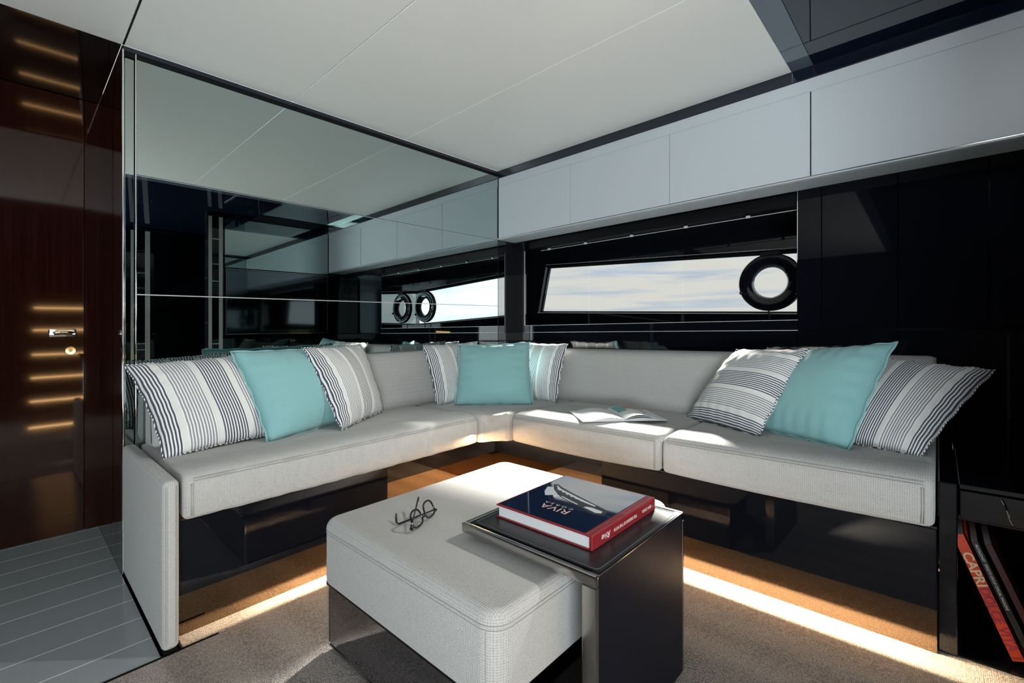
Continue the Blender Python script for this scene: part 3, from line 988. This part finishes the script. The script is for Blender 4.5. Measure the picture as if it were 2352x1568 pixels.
# ================================================================== BOOK ON THE TABLE
bx0, bx1, by0, by1 = 1.381, 1.664, -1.585, -1.290
bz0, bz1 = tz + 0.0006, tz + 0.033
bk = thing('hardcover_book', ((bx0 + bx1) / 2, (by0 + by1) / 2, bz0), 'large red hardcover book with glossy navy cover lying on the black side table', 'book')
box('cover_board', bx0, bx1 - 0.010, by0, by1, bz0, bz0 + 0.0035, M_RED, bk, bev=0.0008)
box('cover_board', bx0, bx1 - 0.014, by0, by1, bz1 - 0.0035, bz1, M_RED, bk, bev=0.0008)
box('spine', bx1 - 0.008, bx1, by0, by1, bz0, bz1 + 0.0006, M_RED, bk, bev=0.0025, seg=3)
box('spine_hinge', bx1 - 0.015, bx1 - 0.007, by0, by1, bz1 - 0.0035, bz1 - 0.0010, M_RED, bk)
bm = bmesh.new()
for i in range(9):
    zz = bz0 + 0.0036 + i * (bz1 - bz0 - 0.0072) / 9
    ins = 0.005 + 0.0006 * (i % 2)
    add_box(bm, bx0 + ins, bx1 - 0.008, by0 + ins, by1 - ins, zz, zz + (bz1 - bz0 - 0.0072) / 9)
from_bm('page_block', bm, M_PAGES, bk)
zt = bz1
fx0, fx1, fy0, fy1 = bx0 + 0.006, bx1 - 0.022, by0 + 0.007, by1 - 0.006
box('cover_print_border', fx0 - 0.0016, fx1 + 0.0016, fy0 - 0.0016, fy1 + 0.0016, zt, zt + 0.0002, M_INK, bk)
cv = box('cover_print', fx0, fx1, fy0, fy1, zt + 0.0002, zt + 0.0005, M_COVER, bk)
C = lambda a, b: P(fx0 + (fx1 - fx0) * a, fy0 + (fy1 - fy0) * b, zt + 0.0005)
ci = thing  # noqa


def prt(name, pts, m, h=0.0001):
    bm_ = bmesh.new()
    add_poly(bm_, [C(a, b) + P(0, 0, (h - 0.0001)) for a, b in pts], Vector((0, 0, 0.0001)))
    return from_bm(name, bm_, m, cv)


# printed speed boat: pale bow wave, dark hull, pale deck and cockpit details
prt('printed_wave', [(0.06, 0.62), (0.12, 0.50), (0.20, 0.42), (0.26, 0.47), (0.30, 0.43), (0.36, 0.52), (0.30, 0.60), (0.18, 0.66)], M_HULL)
prt('printed_hull', [(0.07, 0.70), (0.16, 0.60), (0.30, 0.50), (0.46, 0.44), (0.66, 0.38), (0.86, 0.33), (0.93, 0.37), (0.92, 0.46), (0.80, 0.50), (0.60, 0.56), (0.40, 0.62), (0.20, 0.69), (0.10, 0.74)], M_INK, 0.0002)
prt('printed_deck', [(0.11, 0.71), (0.22, 0.645), (0.42, 0.585), (0.60, 0.535), (0.76, 0.495), (0.76, 0.475), (0.58, 0.505), (0.38, 0.55), (0.20, 0.615)], M_HULL, 0.0003)
prt('printed_side', [(0.34, 0.505), (0.48, 0.462), (0.60, 0.432), (0.60, 0.415), (0.47, 0.445), (0.36, 0.485)], M_HULL, 0.0003)
prt('printed_stern', [(0.68, 0.405), (0.84, 0.365), (0.89, 0.385), (0.88, 0.425), (0.76, 0.44), (0.70, 0.43)], M_HULL, 0.0003)
for i in range(5):
    a = 0.24 + i * 0.07
    prt('printed_window', [(a, 0.61 - i * 0.022), (a + 0.035, 0.60 - i * 0.022), (a + 0.03, 0.582 - i * 0.022), (a - 0.005, 0.592 - i * 0.022)], M_INK, 0.0004)
text('cover_title', 'RIVA', 0.034, (-1, 0, 0), (0, -1, 0), C(0.66, 0.26) + P(0, 0, 0.0001), M_TITLE, cv, 0.0001, width=0.082, align='LEFT')
text('cover_title', 'CORSA', 0.013, (-1, 0, 0), (0, -1, 0), C(0.645, 0.315) + P(0, 0, 0.0001), M_TITLE, cv, 0.0001, width=0.085, align='LEFT', space=1.6)
sx = bx1 + 0.0001
zb = (bz0 + bz1) / 2
text('spine_lettering', 'Riva', 0.019, (0, -1, 0), (0, 0, -1), (sx, by0 + 0.075, zb + 0.006), M_WHITE, bk, 0.0001, shear=0.35, width=0.036)
text('spine_lettering', 'THE ORIGINS OF THE MYTH', 0.0105, (0, -1, 0), (0, 0, -1), (sx, by0 + 0.197, zb + 0.004), M_WHITE, bk, 0.0001, width=0.108)
text('spine_lettering', 'RIVA CORSA', 0.0105, (0, -1, 0), (0, 0, -1), (sx, by0 + 0.272, zb + 0.004), M_WHITE, bk, 0.0001, width=0.048)

# ================================================================== SPECTACLES
gl = thing('spectacles', (1.19, -1.66, 0.362), 'dark framed spectacles lying upside down on the ottoman', 'glasses')
hl, hr = P(1.222, -1.722, 0.367), P(1.168, -1.604, 0.367)
ax = (hr - hl).normalized()
W = (hr - hl).length
back = P(ax.y, -ax.x, 0)
if back.x > 0:
    back = -back
upv = (P(0, 0, 1) * 0.90 + back * 0.42).normalized()


def G(a, b, c=0.0):
    return hl + ax * (a * W) + upv * b + back * c


def rim_pts(cx, wd):
    out_ = []
    for i in range(28):
        t = 2 * pi * i / 28
        cxx, sxx = cos(t), sin(t)
        e_ = 0.72
        x = (abs(cxx) ** e_) * (1 if cxx > 0 else -1) * wd
        y = (abs(sxx) ** e_) * (1 if sxx > 0 else -1) * 0.021
        out_.append(G(cx + x * (1 - 0.10 * (y / 0.021)), 0.023 + y))
    return out_


for cx in (0.245, 0.755):
    rp = rim_pts(cx, 0.185)
    rm = tube('rim', rp, 0.0025, M_FRAME, gl, 6, True)
    bm = bmesh.new()
    bm.faces.new([bm.verts.new(p) for p in rp])
    from_bm('lens', bm, M_LENS, gl)
tube('bridge', [G(0.435, 0.020), G(0.47, 0.015, -0.002), G(0.53, 0.015, -0.002), G(0.565, 0.020)], 0.0022, M_FRAME, gl, 6)
for a, sg in ((0.035, -1), (0.965, 1)):
    box_c = G(a, 0.006)
    tube('hinge_block', [G(a + sg * 0.02, 0.007, -0.001), G(a + sg * 0.035, 0.007, 0.007)], 0.0038, M_FRAME, gl, 6)
e1 = P(1.128, -1.716, 0.377)
h1 = G(1.0, 0.007, 0.006)
tube('temple', [h1, h1.lerp(P(1.152, -1.722, 0.366), 0.5), P(1.150, -1.718, 0.366), P(1.140, -1.718, 0.368), P(1.124, -1.709, 0.374), P(1.118, -1.704, 0.380)], [0.0022, 0.0022, 0.0026, 0.003, 0.003, 0.0024], M_FRAME, gl, 6)
h0 = G(0.0, 0.007, 0.006)
tube('temple', [h0, h0.lerp(P(1.11, -1.626, 0.396), 0.55), P(1.118, -1.632, 0.399), P(1.112, -1.627, 0.402)], [0.0022, 0.0023, 0.003, 0.0022], M_FRAME, gl, 6)

# ================================================================== OPEN MAGAZINE ON THE WINDOW SOFA
mg = thing('open_magazine', (1.17, -0.62, 0.484), 'open magazine with white pages lying on the window sofa seat', 'magazine')
sF, sB = P(1.254, -0.699, 0), P(1.071, -0.538, 0)
wdir = P(0.735, 0.678, 0)


def page_sheet(name, side, m, lift, wid, v0=0.0, v1=1.0, u0=0.0, u1=1.0, thick=0.0009, zoff=0.0):
    bm_ = bmesh.new()
    nu = 14
    top_, bot_ = [], []
    for i in range(nu + 1):
        u = u0 + (u1 - u0) * i / nu
        d = u * wid
        h = 0.488 + lift * (sin(min(1, u * 1.25) * pi) ** 0.8 * 0.75 + 0.25 * (1 - u)) + zoff
        row_t, row_b = [], []
        for j in range(3):
            v = v0 + (v1 - v0) * j / 2
            p = sF.lerp(sB, v) + wdir * (side * d)
            row_t.append(bm_.verts.new(P(p.x, p.y, h)))
            row_b.append(bm_.verts.new(P(p.x, p.y, max(0.4866, h - thick))))
        top_.append(row_t)
        bot_.append(row_b)
    for i in range(nu):
        for j in range(2):
            bm_.faces.new((top_[i][j], top_[i + 1][j], top_[i + 1][j + 1], top_[i][j + 1]))
            bm_.faces.new((bot_[i][j], bot_[i][j + 1], bot_[i + 1][j + 1], bot_[i + 1][j]))
        bm_.faces.new((top_[i][0], bot_[i][0], bot_[i + 1][0], top_[i + 1][0]))
        bm_.faces.new((top_[i][2], top_[i + 1][2], bot_[i + 1][2], bot_[i][2]))
    bm_.faces.new((top_[0][0], top_[0][1], top_[0][2], bot_[0][2], bot_[0][1], bot_[0][0]))
    bm_.faces.new((top_[nu][0], bot_[nu][0], bot_[nu][1], bot_[nu][2], top_[nu][2], top_[nu][1]))
    return from_bm(name, bm_, m, mg, 40)


page_sheet('page_block', -1, M_PAGES, 0.012, 0.176, thick=0.02)
page_sheet('page_block', 1, M_PAGES, 0.012, 0.176, thick=0.02)
page_sheet('page', -1, M_PAPER, 0.014, 0.174, zoff=0.0008)
page_sheet('page', 1, M_PAPER, 0.018, 0.170, zoff=0.0008)
page_sheet('page', 1, M_PAPER, 0.026, 0.160, zoff=0.0010)
page_sheet('photo_print', 1, M_TAN, 0.026, 0.160, 0.62, 0.96, 0.30, 0.95, 0.0002, 0.0013)
page_sheet('photo_print', 1, M_TEAL, 0.026, 0.160, 0.45, 0.96, 0.06, 0.30, 0.0002, 0.0013)

# ================================================================== END CABINET WITH BOOKS
ec = thing('end_cabinet', (2.33, -0.37, 0.0), 'black gloss low cabinet with an open book niche at the right end of the sofa', 'cabinet')
box('side_panel', 2.199, 2.237, -0.742, -0.01, 0.0, 0.452, M_BLACK, ec, bev=0.003, seg=2)
box('top_board', 2.239, 2.464, -0.742, -0.01, 0.440, 0.454, M_BLACK, ec, bev=0.002)
dw = box('drawer_front', 2.241, 2.462, -0.744, -0.722, 0.366, 0.438, M_BLACK, ec, bev=0.002)
tube('drawer_pull', [(2.316, -0.747, 0.432), (2.324, -0.750, 0.41), (2.330, -0.750, 0.385), (2.333, -0.747, 0.374)], 0.0025, M_CHROME, dw, 6)
box('niche_floor', 2.239, 2.464, -0.735, -0.03, 0.0, 0.004, M_BLACK, ec)
box('niche_back', 2.239, 2.464, -0.03, -0.012, 0.02, 0.44, M_MATT, ec)
box('niche_ceiling', 2.239, 2.464, -0.720, -0.03, 0.355, 0.366, M_BLACK, ec)


def leaning_book(label, tl, tr, bl, br, m, name='upright_book', depth=0.24, y=-0.70):
    """spine given by its four corners in the plane of the niche front"""
    c = lambda q_: P(q_[0], y, q_[1])
    t = thing(name, (bl[0], y + depth / 2, 0.004), label, 'book', 'books leaning in the niche of the end cabinet')
    pts_ = [c(bl), c(br), c(tr), c(tl)]
    ux = (pts_[2] - pts_[3])
    bm_ = bmesh.new()
    add_poly(bm_, [pts_[0], pts_[0] + ux * 0.12, pts_[3] + ux * 0.12, pts_[3]], Vector((0, depth, 0)))
    from_bm('cover_board', bm_, m, t)
    bm_ = bmesh.new()
    add_poly(bm_, [pts_[1] - ux * 0.12, pts_[1], pts_[2], pts_[2] - ux * 0.12], Vector((0, depth, 0)))
    from_bm('cover_board', bm_, m, t)
    bm_ = bmesh.new()
    add_poly(bm_, [pts_[0] + ux * 0.13, pts_[1] - ux * 0.13, pts_[2] - ux * 0.13, pts_[3] + ux * 0.13], Vector((0, depth - 0.006, 0)))
    bmesh.ops.translate(bm_, verts=bm_.verts, vec=(0, 0.003, 0))
    from_bm('page_block', bm_, M_PAGES, t)
    bm_ = bmesh.new()
    add_poly(bm_, pts_, Vector((0, 0.0028, 0)))
    from_bm('spine', bm_, m, t)
    dn = (pts_[0] - pts_[3]).normalized()
    return t, pts_, dn, ux


# direction of lean: down and to the right
D_ = P(0.116, 0, -0.301).normalized()
U_ = P(-D_.z, 0, D_.x)           # across the spine, to the right
a0 = P(2.2405, -0.70, 0.300)
Lb = 0.297


def spine_quad(a_, wdt, ln):
    b_ = a_ + U_ * wdt
    return [(v.x, v.z) for v in (a_, b_, a_ + D_ * ln, b_ + D_ * ln)]


qa = spine_quad(P(2.2235, -0.7, 0.302), 0.030, 0.308)
t1, p1, dn, ux = leaning_book('tall orange red book leaning in the niche, cream and plum lettering on its spine', qa[0], qa[1], qa[2], qa[3], M_ORANGE)
base_ = P(2.2235, -0.7007, 0.302) + U_ * 0.0055
text('spine_lettering', 'CAPRI', 0.0285, D_, U_, base_ + D_ * 0.045, M_GOLD, t1, 0.0001, width=0.085, bold=0.0006)
text('spine_lettering', 'DOLCE VITA', 0.0285, D_, U_, base_ + D_ * 0.134, M_PURPLE, t1, 0.0001, width=0.150, bold=0.0006)
text('spine_lettering', 'ASSOULINE', 0.004, U_, -D_, base_ + D_ * 0.301 + U_ * 0.001, M_INK, t1, 0.0001, width=0.017)
qb = spine_quad(P(2.2235, -0.7, 0.302) + U_ * 0.0325 + D_ * 0.022, 0.017, 0.255)
t2, p2, dn, ux = leaning_book('black magazine volume with small white spine lettering leaning beside the orange red book', qb[0], qb[1], qb[2], qb[3], M_MAGBLK)
text('spine_lettering', 'PROTAGONIST · FERRETTI GROUP OFFICIAL MAGAZINE', 0.0075, D_, U_, P(2.2235, -0.7007, 0.302) + U_ * 0.0385 + D_ * 0.028, M_WHITE, t2, 0.0001, width=0.160)
qc = spine_quad(P(2.2235, -0.7, 0.302) + U_ * 0.056 + D_ * 0.030, 0.017, 0.235)
t3, p3, dn, ux = leaning_book('narrow dark red book leaning in the niche, rightmost of the three', qc[0], qc[1], qc[2], qc[3], M_DKRED)

# ================================================================== STAIR BEHIND THE CAMERA (seen in the gloss of the wooden door)
sc_ = thing('lit_staircase', (3.4, -1.98, 0.0), 'stair with warm lit treads, seen only as stripes reflected in the wooden door', 'stairs')
rows = [(2.62, 0.03), (2.82, 0.25), (3.02, 0.46), (3.22, 0.68), (3.42, 0.93), (3.62, 1.17)]
for X, z in rows:
    yc = -2.25 + (X + 0.64) / 1.387 * 0.0825
    tb = box('tread', X, X + 0.2, yc - 0.25, yc + 0.25, z + 0.03, z + 0.055, M_MATT, sc_)
    box('tread_light', X - 0.004, X, yc - 0.24, yc + 0.22, z, z + 0.016, M_TREAD, sc_)
